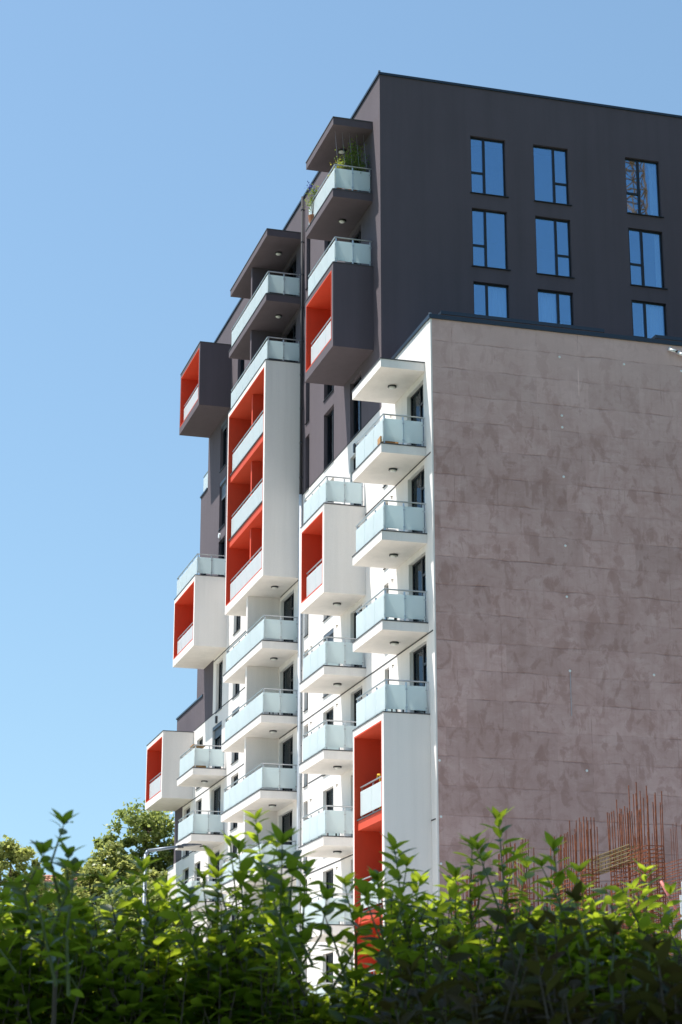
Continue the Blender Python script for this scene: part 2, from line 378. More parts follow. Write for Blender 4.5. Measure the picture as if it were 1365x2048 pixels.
# far ends, back and roofs
m = MB()
def end(x, z0, z1, y1=NB): m.quad((x, 0, z0), (x, 0, z1), (x, y1, z1), (x, y1, z0))
end(33.8, 30.9, TOPD); end(35.32, 20.7, 30.9); end(39.97, 13.55, 20.70)
m.quad((0, NB, 0), (41.4, NB, 0), (41.4, NB, 13.4), (0, NB, 13.4)); m.quad((0, NB, 13.4), (39.97, NB, 13.4), (39.97, NB, 20.7), (0, NB, 20.7))
m.quad((0, NB, 20.7), (35.3, NB, 20.7), (35.3, NB, TOPD), (0, NB, TOPD))
obj('rear_wall', m.mesh('rear_wall', 'dark_plaster'), BLD)
m = MB(); end(41.4, 0, 13.45); obj('end_wall', m.mesh('end_wall', 'white_plaster'), BLD)
for (x0, x1, z) in ((UD, 33.8, TOPD - .35), (33.8, 35.32, 30.6), (35.32, 39.97, 20.4), (39.97, 41.4, 13.2), (0, UD, TOPW - .3)):
    m = MB(); m.quad((x0, 0, z), (x1, 0, z), (x1, NB, z), (x0, NB, z)); obj('roof', m.mesh('roof', 'concrete'), BLD)
# floors inside (so that light does not fall through the shell)
m = MB()
for k in range(-4, 8):
    x1 = 33.5 if k > 5 else (35 if k > 2 else 39.5 if k > -1 else 41)
    x0 = .4 if k < 4 else UD + .5
    m.box(x0, x1, NB + .3, -.45, L(k) - .28, L(k) - .04)
obj('floor_slabs', m.mesh('floor_slabs', 'concrete'), BLD)
m = MB(); m.box(.5, 41, -4.2, -4.0, 0, 13); m.box(.5, 39.5, -4.2, -4.0, 13, 20); m.box(.5, 33.5, -4.2, -4.0, 20, TOPW - .5); m.box(UD + 3.2, 33.5, -4.2, -4.0, TOPW - .5, 37.5); m.box(UD + 3.2, UD + 3.35, -16, -4.2, TOPW, 37.5)
obj('inner_partition', m.mesh('inner_partition', 'concrete'), BLD)
# copings
m = MB()
m.box(UD - .05, 33.85, -.25, .05, TOPD, TOPD + .09); m.box(UD - .05, UD + .25, NB, -.252, TOPD, TOPD + .09)
obj('roof_coping', m.mesh('roof_coping', 'dark_metal'), BLD)
m = MB(); m.box(-.09, .25, NB, .05, TOPW - .02, TOPW + .12); m.box(.252, UD - .003, -.25, .05, TOPW, TOPW + .12)
obj('roof_coping', m.mesh('low_coping', 'dark_metal'), BLD)
for (a, b, z) in ((33.8, 35.37, 30.9), (33.86, 40.02, 20.70), (39.98, 41.45, 13.45)):
    m = MB(); m.box(a + .01, b, -.25, .05, z, z + .08); m.box(b - .3, b, NB, -.252, z, z + .08); obj('roof_coping', m.mesh('step_coping', 'dark_metal'), BLD)
m = MB(); m.tube((UD - .02, .02, TOPD + .085), (UD - .02, .02, TOPD + .14), .05, n=8); obj('corner_cap', m.mesh('corner_cap', 'lamp_galv'), BLD)
m = MB(); m.tube((-.04, 0, TOPW + .12), (-.04, 0, TOPW + .16), .05, n=8); obj('corner_cap', m.mesh('corner_cap', 'lamp_galv'), BLD)
# low upstands on the roof terrace of the white block
for (y0, y1) in ((-6.95, -1.11), (-15.0, -8.94)):
    m = MB(); m.box(2.0, UD - .01, y0, y1, TOPW - .25, 27.48); m.box(1.96, UD - .02, y0 - .04, y1 + .04, 27.48, 27.60, 1)
    obj('terrace_upstand', m.mesh('terrace_upstand', ['dark_plaster', 'dark_metal']), BLD)
# joint lines
m = MB()
def jl(a, b, z): m.box(a, b, .002, .012, z - .02, z + .02)
for z in (21.87, 16.07, 10.25, 4.5):
    segs = [(0.1, 19.24), (19.48, 33.7), (33.7, 38.05)]
    hs = [h for h in HOLES if h[2] < z < h[3]]
    for a, b in segs:
        if z > 20 and a > 33: continue
        if z > 20: b = min(b, 31.7)
        jl(a, b, z)
jl(5.4, 14.8, 25.2); jl(24.9, 35.7, 19.385); jl(14.9, 15.9, 25.2); jl(35.1, 39.2, 13.62); jl(12.8, 14.8, 13.6)
obj('expansion_joints', m.mesh('expansion_joints', 'joint_line'), BLD)

# ---- windows
def window_mesh(w, h, style, flip):
    m = MB(); t = .055; d0, d1 = -.03, .04
    m.ring(0, w, 0, h, t, w - t, t, h - t, d0, d1)
    if style in ('gable', 'door', 'two', 'gablewide'):
        a = w * (.40 if style != 'door' else .42); a = (w - a) if flip else a
        m.box(a - .045, a + .045, d0, d1 + .01, t, h - t)
        tz = h * .38 if style in ('gable', 'gablewide') else h * .74
        if style == 'gable' or style == 'door':
            if flip: m.box(a + .046, w - t, d0, d1, tz - .04, tz + .04)
            else: m.box(t, a - .046, d0, d1, tz - .04, tz + .04)
    return m.mesh('window_frame', 'frame_metal')
def curtain_mesh(w, h):
    m = MB(); n = max(8, int(w / .05)); 
    for i in range(n):
        x0, x1 = w * i / n, w * (i + 1) / n
        y0, y1 = .035 * math.sin(i * 1.9) + .012 * math.sin(i * .7), .035 * math.sin((i + 1) * 1.9) + .012 * math.sin((i + 1) * .7)
        m.quad((x0, y0, 0), (x1, y1, 0), (x1, y1, h), (x0, y0, h))
    return m.mesh('curtain', 'curtain_cloth')
def beige(me):
    m2 = me.copy(); m2.materials.clear(); m2.materials.append(MAT['curtain_beige']); return m2
rw = random.Random(3)
def window(parent, loc, rz, w, h, style, flip=False, cur=None, shutter=0, glass='door_glass', label=None, sill=True):
    """local: x along the wall, y outward, z up; loc = lower corner of the opening at frame depth"""
    me = cached(('wf', round(w, 2), round(h, 2), style, flip), lambda: window_mesh(w, h, style, flip))
    o = obj('window', me, parent, loc, rz, label)
    o.rotation_euler = (0, 0, rz)
    def pane(x0, x1, z0, z1):
        mm = cached(('pane', round(x1 - x0, 2), round(z1 - z0, 2), glass), lambda: MB().box(0, x1 - x0, 0, .012, 0, z1 - z0).mesh('pane', glass))
        p_ = obj('pane', mm, o, (x0, .0, z0)); p_.rotation_euler = (rw.uniform(-.003, .003), 0, rw.uniform(-.004, .004))
    t = .055
    if style == 'slot': pane(t, w - t, t, h - t)
    else:
        a = w * (.40 if style != 'door' else .42); a = (w - a) if flip else a
        tz = h * .38 if style in ('gable', 'gablewide') else h * .74
        for side in (0, 1):
            x0, x1 = (t, a - .045) if side == 0 else (a + .045, w - t)
            if style in ('gable', 'door') and side == (1 if flip else 0):
                pane(x0, x1, t, tz - .04); pane(x0, x1, tz + .04, h - t)
            else: pane(x0, x1, t, h - t)
    if sill:
        sm = cached(('sill', round(w, 2)), lambda: MB().box(.0, w, .045, .215, .0, .025).mesh('sill', 'frame_metal'))
        obj('sill', sm, o, (0, 0, 0))
    if cur:
        c0, c1 = cur
        cm = cached(('cur', round(w * (c1 - c0), 2), round(h, 1)), lambda: curtain_mesh(w * (c1 - c0), h - .05))
        oc = obj('curtain', cm if style.startswith('gable') else cached(('curb', round(w * (c1 - c0), 2), round(h, 1)), lambda: beige(cm)), o, (w * c0, -.16 if style.startswith('gable') else -.10, .02))
    if shutter:
        sm = MB(); n = max(3, int(shutter / .06))
        for i in range(n): sm.box(.01, w - .01, .045, .075, h - .16 - shutter * (i + 1) / n + .005, h - .16 - shutter * i / n)
        sm.box(.0, w, .03, .16, h - .16, h - .002)
        obj('roller_shutter', sm.mesh('roller_shutter', 'shutter_grey'), o)
for (x0, x1, z0, z1, st, k) in WIN:
    w, h = x1 - x0, z1 - z0; r = rw.random()
    cur = (0, 1) if r < .35 else ((0, .5) if r < .6 else ((.55, 1) if r < .75 else None))
    sh = 0
    if st == 'door': cur = [(.5, 1), (.48, .9), (0, 1), (.4, 1)][k % 4]
    if (k == 1 and 11 < x0 < 12): sh = .5
    if (k == 1 and 26 < x0 < 27): sh = .9
    if (k == 1 and 29 < x0 < 30): sh = .4
    if (k == 5 and 29 < x0 < 30): sh = .7
    if (k == 6 and 29 < x0 < 30): sh = .15
    if cur and cur[1] == 1: cur = (cur[0], 1.28)
    window(BLD, (x0, -.17, z0), 0, w, h, st, st == 'door' and False, cur, sh)
gi = 0
for ci, (a, b) in enumerate(NW):
    for k in (5, 6, 7):
        # as seen from outside: local x grows to the left in the photo
        w = b - a; h = 2.30; flip = ci not in (1,)
        cur = None
        if k == 5: cur = (.42, 1) if ci == 1 else (.0, .60)
        if k == 7 and ci == 2: cur = (0, .22)
        if k == 6 and ci == 2: cur = (0, .15)
        window(BLD, (UD + .15, a, L(k) + .06), R(90) + (.035 if ci == 2 and k < 7 else 0), w, h, 'gable' if not (k == 5 and ci < 2) else 'gablewide', flip, cur, 0, 'window_glass', sill=False)
        ss = cached('gsill', lambda: MB().box(-.02, w + .10, -.0, .21, -.03, .0).mesh('sill', 'frame_metal'))
        obj('window_sill', ss, BLD, (UD + .15, a - .05, L(k) + .06), R(90))

# ---- balconies
def rail_parts(parent, u0, u1, z, wout=1.40, sides=True, both=True):
    n = max(2, round((u1 - u0) / 1.03)); seg = (u1 - u0) / n; gz0, gz1 = .10, .86
    fp = cached(('gp', round(seg, 2)), lambda: MB().box(.012, seg - .012, 0, .016, 0, gz1 - gz0).mesh('glass_panel', 'frosted_glass'))
    sp = cached(('gs', round(wout, 2)), lambda: MB().box(0, .016, .012, (wout - .06) / 2 - .012, 0, gz1 - gz0).mesh('glass_panel', 'frosted_glass'))
    post = cached('post', lambda: MB().box(-.022, .022, -.022, .022, 0, .97).box(-.05, .05, -.05, .05, 0, .012).box(-.035, .035, -.03, .045, .16, .20).box(-.035, .035, -.03, .045, .72, .76).mesh('post', 'steel'))
    spst = cached('postside', lambda: MB().box(-.022, .022, -.022, .022, 0, .97).box(-.05, .05, -.05, .05, 0, .012).box(-.045, .03, -.035, .035, .16, .20).box(-.045, .03, -.035, .035, .72, .76).mesh('post', 'steel'))
    for i in range(n): obj('glass_panel', fp, parent, (u0 + i * seg, wout, z + gz0))
    for i in range(n + 1):
        obj('post', post, parent, (u0 + i * seg + (.03 if i == 0 else -.03 if i == n else 0), wout - .04, z))
    hm = MB(); hm.tube((u0 - .0, wout, z + 1.0), (u1, wout, z + 1.0), .026, n=8)
    if sides:
        ends = [u0] + ([u1] if both else [])
        for e in ends:
            half = (wout - .06) / 2
            for j in range(2): obj('glass_panel', sp, parent, (e - .008 if e == u0 else e - .008, .06 + j * half, z + gz0))
            for yy in (.08, .06 + half):
                obj('post', spst, parent, (e + (.03 if e == u0 else -.03), yy, z))
            hm.tube((e, 0.01, z + 1.0), (e, wout, z + 1.0), .026, n=8)
    me = hm.mesh('handrail', 'steel'); obj('handrail', me, parent)
def lamp(parent, u, w, z):
    def mk():
        m = MB(); m.tube((0, 0, -.045), (0, 0, 0), .145, .145, n=20, mi=0); m.tube((0, 0, -.085), (0, 0, -.046), .085, .12, n=20, mi=1)
        return m.mesh('ceiling_lamp', ['lamp_rim', 'lamp_glass'], True)
    o = obj('ceiling_lamp', cached('lamp', mk), parent, (u, w, z - .002))
def slab_mesh(u0, u1, z, mat, t=.32, w=1.5):
    m = MB(); m.box(u0, u1, .003, w, z - t, z - .035, 0); m.box(u0 - .02, u1 + .02, .003, w + .02, z - .033, z, 1)
    # drip groove under the outer edge
    return m.mesh('balcony', [mat, 'slab_edge'])
def balcony(u0, u1, k, mat, lampu=None, fin=None, label=None, glass=True, z=None):
    z = L(k) if z is None else z
    o = obj('balcony' if glass else 'canopy', slab_mesh(u0, u1, z, mat, .32 if glass else .31), BLD, label=label)
    if glass: rail_parts(o, u0 + .09, u1 - .09, z)
    if lampu: lamp(o, lampu, .62, z - .32)
    return o
def fin_wall(u, z0, z1, mat):
    m = MB(); m.box(u, u + .22, .003, 1.32, z0, z1); obj('partition', m.mesh('partition', mat), BLD)
def box(u0, u1, k0, k1, mat, lampu=None, top_rail=True, fin=None, label=None, z0=None, z1=None, door=None):
    zb = (L(k0) - .33) if z0 is None else z0; zt = L(k1) if z1 is None else z1
    if6 = MB(); a0, a1, b0, b1 = u0 + .20, u1 - .14, zb + .33, zt - .24
    if6.ring(u0, u1, zb, zt - .035, a0, a1, b0, b1, .003, 1.5)
    if6.box(u0 - .02, u1 + .02, .003, 1.52, zt - .033, zt, 1)
    o = obj('box_balcony', if6.mesh('box_balcony', [mat, 'slab_edge']), BLD, label=label)
    # red lining: four liner boards and the back wall with its door openings
    m = MB(); t = .05; e = .004
    m.ring(a0 + e, a1 - e, b0 + e, b1 - e, a0 + t, a1 - t, b0 + t, b1 - t, .016, 1.504)
    hs = [h for h in HOLES if h[0] > u0 and h[1] < u1 and h[2] >= b0 - .1 and h[3] <= b1 + .1]
    us = sorted({a0 + t, a1 - t, *[x for h in hs for x in h[:2]]}); zs = sorted({b0 + t, b1 - t, *[min(max(x, b0 + t), b1 - t) for h in hs for x in h[2:]]})
    for i in range(len(us) - 1):
        for j in range(len(zs) - 1):
            x, y = (us[i] + us[i + 1]) / 2, (zs[j] + zs[j + 1]) / 2
            if not any(h[0] < x < h[1] and h[2] < y < h[3] for h in hs): m.quad((us[i + 1], .012, zs[j]), (us[i], .012, zs[j]), (us[i], .012, zs[j + 1]), (us[i + 1], .012, zs[j + 1]))
    obj('red_lining', m.mesh('red_lining', 'red_plaster'), o)
    for k in range(k0, k1):
        z = L(k) + (.052 if k == k0 else 0)
        if k > k0:
            s = MB(); s.box(a0 + t + .002, a1 - t - .002, .014, 1.40, z - .34, z - .04, 0); s.box(a0 + t + .002, a1 - t - .002, .014, 1.44, z - .038, z, 1)
            obj('floor_slab', s.mesh('floor_slab', ['red_plaster', 'slab_edge']), o)
        rail_parts(o, a0 + .22, a1 - .26, z, 1.36, sides=False)
        if fin:
            f = MB(); f.box(fin, fin + .2, .016, 1.22, z + .004, (L(k + 1) - .345) if k < k1 - 1 else b1 - t - .004); obj('partition', f.mesh('partition', 'red_plaster'), o)
    if top_rail: rail_parts(o, u0 + .09, u1 - .09, zt)
    if lampu: lamp(o, lampu, .64, zb)
    return o
W_, D_ = 'white_plaster', 'dark_plaster'
# bay 1, nearest the camera
b1 = (.56, 3.80)
balcony(*b1, 4, W_, 2.14, glass=False, z=25.10)
for k in (3, 2, 1): balcony(*b1, k, W_, 2.12)
box(.50, 3.80, -3, 0, W_, None, label='tall white box with red lining, nearest bay')
# bay 2
balcony(6.2, 10.0, 8, D_, 8.1, glass=False, z=36.64, label='charcoal canopy')
balcony(6.24, 9.98, 7, D_, 8.09, label='charcoal balcony')
box(6.2, 10.02, 5, 6, D_, None, label='charcoal box with red lining')
box(7.3, 10.48, 2, 3, W_, 8.68, label='white box with red lining')
for k in (1, 0, -1, -2, -3): balcony(7.3, 10.44, k, W_, 8.68)
# bay 3, double width with a partition
balcony(16.15, 22.82, 8, D_, 17.7, glass=False, z=36.64, label='charcoal canopy')
balcony(16.18, 22.9, 7, D_, 17.62, label='charcoal balcony')
box(16.15, 22.82, 3, 6, W_, 17.7, fin=19.44, label='tall white box with red lining over three floors')
for k in (2, 1, 0, -1, -2, -3): balcony(16.2, 22.9, k, W_, 17.8)
fin_wall(19.44, L(7) + .004, 36.32, D_); fin_wall(19.44, L(6) + .004, L(7) - .324, D_)
for k in range(-3, 3): fin_wall(19.44, L(k) + .004, (L(k + 1) - .324) if k < 2 else L(3) - .334, W_)
# bay 4
box(29.1, 33.65, 7, 8, D_, None, top_rail=False, z0=33.48, z1=36.64, label='charcoal box with red lining')
box(29.1, 33.83, 3, 4, W_, None, z0=21.98, z1=25.28, label='white box with red lining')
for k in (1, 0, -1, -2): balcony(28.74, 32.13, k, W_, 30.34)
# bay 5
box(35.75, 39.93, 1, 2, W_, None, top_rail=False, z0=16.12, z1=19.33, label='white box with red lining, farthest bay')
# downpipe between bays 2 and 3
for (z0, z1, mat, r) in ((25.2, TOPD, 'pipe_dark', .055), (0, 25.19, 'grey_pipe', .075)):
    m = MB(); m.tube((15.83, .09, z0), (15.83, .09, z1), r, n=8); dp = obj('downpipe', m.mesh('downpipe', mat, True), BLD)
    cm = cached('clip', lambda: MB().tube((0, 0, -.025), (0, 0, .025), .068, n=8).box(-.02, .02, -.088, -.05, -.02, .02).mesh('pipe_clip', 'lamp_rim'))
    z = z0 + .7
    while z < z1: obj('pipe_clip', cm, dp, (15.83, .09, z)); z += 1.45
# a short dark capping above white bay-3 strip and small vents, wall lamps
vm = cached('vent', lambda: MB().tube((0, 0, 0), (0, .07, -.01), .02, n=8).box(-.012, .012, .03, .05, -.1, -.03).mesh('vent_pipe', 'vent_brown'))
for u in (4.13, 10.8, 14.33):
    for k in range(-3, 4):
        if u < 4.5 or k != 3: obj('vent_pipe', vm, BLD, (u, .002, L(k) + 2.30))
wl = cached('wl', lambda: MB().box(-.07, .07, 0, .09, -.16, .16).mesh('wall_lamp', 'lamp_rim'))
wl2 = cached('wl2', lambda: MB().tube((0, 0, 0), (0, .07, 0), .13, .12, n=14).mesh('wall_lamp', 'white_plastic'))
obj('wall_lamp', wl, BLD, (8.44, .002, 24.73)); obj('wall_lamp', wl, BLD, (30.71, .002, 18.98)); obj('wall_lamp', wl2, BLD, (30.83, .002, 27.71))
# anchors on the party wall
am = cached('anch', lambda: MB().tube((0, 0, 0), (-.02, 0, 0), .045, .035, n=8).mesh('wall_anchor', 'white_plastic'))
for (y, z) in ((-4.46, 25.54), (-4.47, 23.5), (-4.47, 23.1), (-4.46, 21.41), (-4.44, 19.1), (-4.43, 17.42), (-6.75, 25.53), (-8.82, 25.51), (-7.31, 15.07), (-4.45, 15.03), (-4.9, 11.91), (-.1, 12.0), (-.12, 10.3), (-.1, 8.9)):
    obj('wall_anchor', am, BLD, (-.036, y, z))
m = MB(); m.tube((-.05, -4.45, 13.6), (-.05, -4.45, 15.0), .008, n=5); obj('hanging_wire', m.mesh('hanging_wire', 'steel'), BLD)
m = MB(); m.box(-.044, -.036, -.18, -.05, 0, TOPW - .1); obj('edge_mesh_strip', m.mesh('edge_mesh_strip', 'raw_render'), BLD)
# glass rail on the far terrace
m = MB(); m.box(33.95, 35.2, -.1, -.085, 31.0, 31.85); obj('terrace_glass', m.mesh('terrace_glass', 'frosted_glass'), BLD)
m = MB(); m.tube((33.95, -.09, 31.95), (35.2, -.09, 31.95), .025, n=6); obj('terrace_rail', m.mesh('terrace_rail', 'steel'), BLD)

# unseen pale paving, laid on the balcony side to bounce light onto the soffits, and bare earth of the building site in front of the party wall
pg = MB(); pg.box(-14, 62, .3, 46, -.3, .012); o = obj('pavement', pg.mesh('pavement', 'pale_paving'), None, (2.8744, 60.0, 0), R(106.061)); o['kind'] = 'structure'
pg = MB(); pg.box(-19, -.3, -32, .0, -.3, .02); o = obj('site_ground', pg.mesh('site_ground', 'ground_earth'), None, (2.8744, 60.0, 0), R(106.061)); o['kind'] = 'structure'
RB = Matrix.Translation((2.8744, 60.0, 0)) @ Matrix.Rotation(R(106.061), 4, 'Z')
def B(u, w, z): return RB @ Vector((u, w, z))
ROT = R(106.061)
# security cameras
for i, (y, z, lab) in enumerate(((-8.45, 26.16, 'white bullet security camera under the coping, left one of the pair on the brown wall'), (-8.78, 26.06, 'white bullet security camera under the coping, right one of the pair on the brown wall'))):
    t = thing('security_camera', lab, 'security camera', B(-.036, y, z), ROT, 'security cameras on the brown wall')
    s = -1 if i == 0 else 1
    m = MB(); m.tube((0, 0, .12), (-.10, 0, .04), .02, n=6).tube((0, 0, .12), (-.015, 0, .12), .05, n=10); obj('bracket', m.mesh('bracket', 'white_plastic'), t)
    m = MB(); m.tube((-.04, .07, .06), (-.24, -.10, -.06), .052, .052, n=12); obj('body', m.mesh('body', 'white_plastic', True), t)
    m = MB(); m.tube((-.241, -.101, -.061), (-.27, -.125, -.078), .044, .046, n=12); obj('lens', m.mesh('lens', 'lamp_rim', True), t)

# ------------------------------------------------------------------ leaves
def leaf_np(n=5, width=.16, curve=.25, fold=.18):
    """unit leaf: along +Y length 1, width, faces up +Z"""
    v = []; f = []
    ys = np.linspace(0, 1, n)
    for y in ys:
        w = width * math.sin(math.pi * min(1, (y * .96 + .02)) ** .85) * (1 if 0 < y < 1 else .08)
        z = -curve * y * y
        v += [(-w, y, z + fold * w), (0, y, z), (w, y, z + fold * w)]
    for i in range(n - 1):
        a = i * 3
        f += [(a, a + 1, a + 4, a + 3), (a + 1, a + 2, a + 5, a + 4)]
    return np.array(v), f
def scatter(name, mat, P, D, N, Ls, shape, smooth=False):
    """merge many leaves into one mesh: P base, D direction, N normal, Ls length"""
    V0, F0 = shape; n = len(P); k = len(V0)
    D = D / np.linalg.norm(D, axis=1, keepdims=True); X = np.cross(D, N); X /= np.linalg.norm(X, axis=1, keepdims=True) + 1e-9; Nn = np.cross(X, D)
    V = P[:, None, :] + Ls[:, None, None] * (V0[None, :, 0:1] * X[:, None, :] + V0[None, :, 1:2] * D[:, None, :] + V0[None, :, 2:3] * Nn[:, None, :])
    V = V.reshape(-1, 3); F = (np.array(F0)[None] + (np.arange(n) * k)[:, None, None]).reshape(-1, 4)
    me = bpy.data.meshes.new(name); me.vertices.add(len(V)); me.vertices.foreach_set('co', V.astype(np.float32).ravel())
    me.loops.add(F.size); me.loops.foreach_set('vertex_index', F.astype(np.int32).ravel())
    me.polygons.add(len(F)); me.polygons.foreach_set('loop_start', (np.arange(len(F)) * 4).astype(np.int32)); me.polygons.foreach_set('loop_total', np.full(len(F), 4, np.int32))
    me.materials.append(MAT[mat]); me.update(calc_edges=True)
    if smooth: me.polygons.foreach_set('use_smooth', [True] * len(F))
    return me
LEAF = leaf_np(4, .215, .22, .25); SMALL = leaf_np(2, .30, .1, 0); ROUND = (np.array([(-.4, .1, 0), (.4, .1, 0), (.36, .9, 0.05), (-.36, .9, .05)]), [(0, 1, 2, 3)])

def shoot_leaves(base, tip, n, ln, r, bend=.1, top=.35):
    """leaf frames up a shoot from base to tip: positions, directions, normals, lengths"""
    base, tip = np.array(base), np.array(tip); ax = tip - base; Lh = np.linalg.norm(ax); ax = ax / Lh
    a = np.cross(ax, [1, .3, .1]); a /= np.linalg.norm(a); b = np.cross(ax, a)
    ph = r.uniform(0, 6.28); P = []; D = []; N = []; Ls = []
    for i in range(n):
        t = (i + .5) / n; t = t ** .9; ang = ph + i * 2.4 + r.normal(0, .25)
        side = a * math.cos(ang) + b * math.sin(ang)
        up = .30 + .45 * t + r.normal(0, .18)
        d = side + ax * up; d[2] -= r.uniform(0, .35) * (1 - t)
        P.append(base + ax * Lh * t + side * .002); D.append(d)
        nn = ax - side * .3 + r.normal(0, .25, 3); N.append(nn); Ls.append(ln * r.uniform(.7, 1.1) * (1 - .35 * max(0, t - .75) / .25))
    return np.array(P), np.array(D), np.array(N), np.array(Ls)

def shrub(name, label, cat, cx, cy, rx, ry, ztop, dens, ln, mat, seed, group, topf=None, zlow=0.0, stem='bark'):
    r = np.random.default_rng(seed); t = thing(name, label, cat, (cx, cy, 0), 0, group)
    n = int(dens * rx * 2 * ry * 2); Ps, Ds, Ns, Ls = [], [], [], []; sb = MB()
    for i in range(n):
        x, y = r.uniform(-rx * 1.1, rx * 1.1), r.uniform(-ry, ry); z = ztop * (1 - .34 * r.uniform(0, 1) ** 1.3) if i % 10 < 7 else ztop * r.uniform(.1, .75)
        h = (topf(cx + x, cy + y) if topf else ztop) - .02 - .16 * (y / ry) ** 2
        z = min(z, h - r.uniform(0, .1)) if r.random() < .85 else min(z, h) + r.uniform(0, .09)
        if z < .15: continue
        tip = np.array([x, y, z]); base = tip - np.array([r.normal(0, .05), r.normal(0, .05), r.uniform(.16, .30)])
        p, d, nn, l = shoot_leaves(base, tip, int(r.integers(8, 14)), ln, r); Ps.append(p); Ds.append(d); Ns.append(nn); Ls.append(l)
        if z > 1.5: sb.tube(base, tip, .003, .0015, 4, cap=False)
    me = scatter('foliage', mat, np.vstack(Ps), np.vstack(Ds), np.vstack(Ns), np.concatenate(Ls), LEAF, True)
    fo = obj('foliage', me, t); fo['kind'] = 'stuff'
    for i in range(9):
        x, y = r.uniform(-rx * .7, rx * .7), r.uniform(-ry * .6, ry * .6)
        p = Vector((x * .4, y * .4, 0)); q = Vector((x * .8, y * .8, ztop * .5)); e = Vector((x, y, ztop * .9))
        sb.tube(p, q, .014, .009, 6, cap=False).tube(q, e, .009, .004, 5, cap=False)
    obj('branches', sb.mesh('branches', stem), t)
    return t
LEAFM = [mesh('leaf', leaf_np(6, w, c, .25)[0], leaf_np(6, w, c, .25)[1], 'hedge_leaf', True) for w, c in ((.20, .18), (.18, .3), (.225, .08))]
DLEAF = [mesh('leaf', leaf_np(6, w, c, .2)[0], leaf_np(6, w, c, .2)[1], 'red_leaf', True) for w, c in ((.24, .1), (.22, .2))]
def big_shoot(parent, px, py, Y, length, n, ln, seed, lean=0.0, meshes=LEAFM):
    """one tall shoot standing out of the hedge, tip at (px,py), every leaf its own piece"""
    r = np.random.default_rng(seed); tip = at(px, py, Y) - Vector(parent.location)
    base = tip - Vector((lean + r.normal(0, .02), r.normal(0, .03), length))
    mid = (tip + base) / 2 + Vector((r.normal(0, .012), r.normal(0, .01), 0))
    m = MB(); m.tube(base, mid, .0042, .003, 6, cap=False); m.tube(mid, tip, .003, .0012, 6, cap=False)
    s = obj('shoot', m.mesh('shoot', 'stem_green', True), parent)
    for (a, b, k) in ((base, mid, n // 2), (mid, tip, n - n // 2)):
        P, D, N, Ls = shoot_leaves(a, b, k, ln, r)
        for i in range(k):
            d = Vector(D[i]).normalized(); x = d.cross(Vector(N[i])).normalized(); z = x.cross(d)
            M = Matrix((x, d, z)).transposed().to_4x4(); M.translation = Vector(P[i])
            o = obj('leaf', meshes[i % len(meshes)], s); o.matrix_local = M @ Matrix.Scale(float(Ls[i]), 4)
    # terminal tuft
    for i in range(5):
        ang = i * 1.26 + r.uniform(0, .5); d = Vector((math.cos(ang), math.sin(ang), r.uniform(.5, 1.6))).normalized(); x = d.cross(Vector((0, 0, 1))).normalized(); z = x.cross(d)
        M = Matrix((x, d, z)).transposed().to_4x4(); M.translation = tip
        o = obj('leaf', meshes[i % len(meshes)], s); o.matrix_local = M @ Matrix.Scale(float(ln * r.uniform(.6, .95)), 4)

def top_main(x, y):
    return 2.16 + .045 * math.sin(x * 5.1) + .055 * math.sin(x * 12.5 + y * 2 + .6) - (.13 if -.15 < x < .13 else 0) - (.05 if x < -.75 else 0)
GH = 'laurel shrubs of the foreground hedge'
hx = [(-2.0, 'glossy green laurel shrub beyond the left edge of the hedge'), (-1.42, 'green laurel shrub at the left end of the hedge in view'),
      (-.84, 'green laurel shrub below the spreading dark twig, in front of the left trees'), (-.28, 'laurel shrub with the bright tall shoot in front of the far white balconies'),
      (.28, 'thin laurel shrub that lets the white and red facade show through'), (.84, 'laurel shrub in front of the rusty steel cages'), (1.42, 'laurel shrub beyond the right edge, by the orange formwork')]
HS = []
for i, (x, lab) in enumerate(hx):
    HS.append(shrub('laurel_shrub', lab, 'shrub', x, 5.6, .32, .46, 2.24, 1900 if i not in (3, 4) else (1700 if i == 3 else 1150), .082, 'hedge_leaf', 20 + i, GH, top_main))
def par(px, Y): return min(HS, key=lambda h: abs(h.location.x - (px - 682.5) / FPX * Y * 1.0))
SH = [  # px, py, Y, length, leaves, leaf len
 (285, 1738, 5.5, .28, 20, .062), (215, 1770, 5.4, .24, 18, .06), (335, 1775, 5.6, .22, 16, .06), (30, 1775, 5.3, .26, 18, .065), (8, 1800, 5.2, .2, 12, .065),
 (512, 1640, 5.7, .42, 28, .056), (478, 1700, 5.5, .32, 20, .06), (565, 1690, 5.0, .34, 18, .066), (430, 1725, 5.5, .25, 16, .06), (612, 1745, 5.2, .25, 16, .066),
 (690, 1770, 5.3, .26, 14, .062), (790, 1700, 5.4, .34, 24, .060), (755, 1760, 5.2, .25, 16, .06), (840, 1765, 5.6, .25, 18, .06), (998, 1645, 5.4, .42, 26, .062),
 (945, 1690, 5.5, .34, 20, .062), (1108, 1700, 5.3, .34, 20, .060), (1055, 1735, 5.7, .25, 16, .058), (900, 1770, 5.8, .22, 16, .058), (1165, 1780, 5.6, .25, 18, .056),
 (1290, 1745, 5.7, .35, 26, .054), (1245, 1800, 5.6, .2, 14, .056), (1345, 1840, 5.5, .2, 14, .058), (130, 1790, 5.2, .22, 14, .064), (380, 1790, 5.3, .2, 14, .06), (540, 1760, 5.6, .3, 18, .058)]
for i, (px, py, Y, ln, n, ll) in enumerate(SH): big_shoot(par(px, Y), px, py, Y, ln, int(n * 1.5), ll * 1.22, 100 + i, lean=random.uniform(-.04, .04))
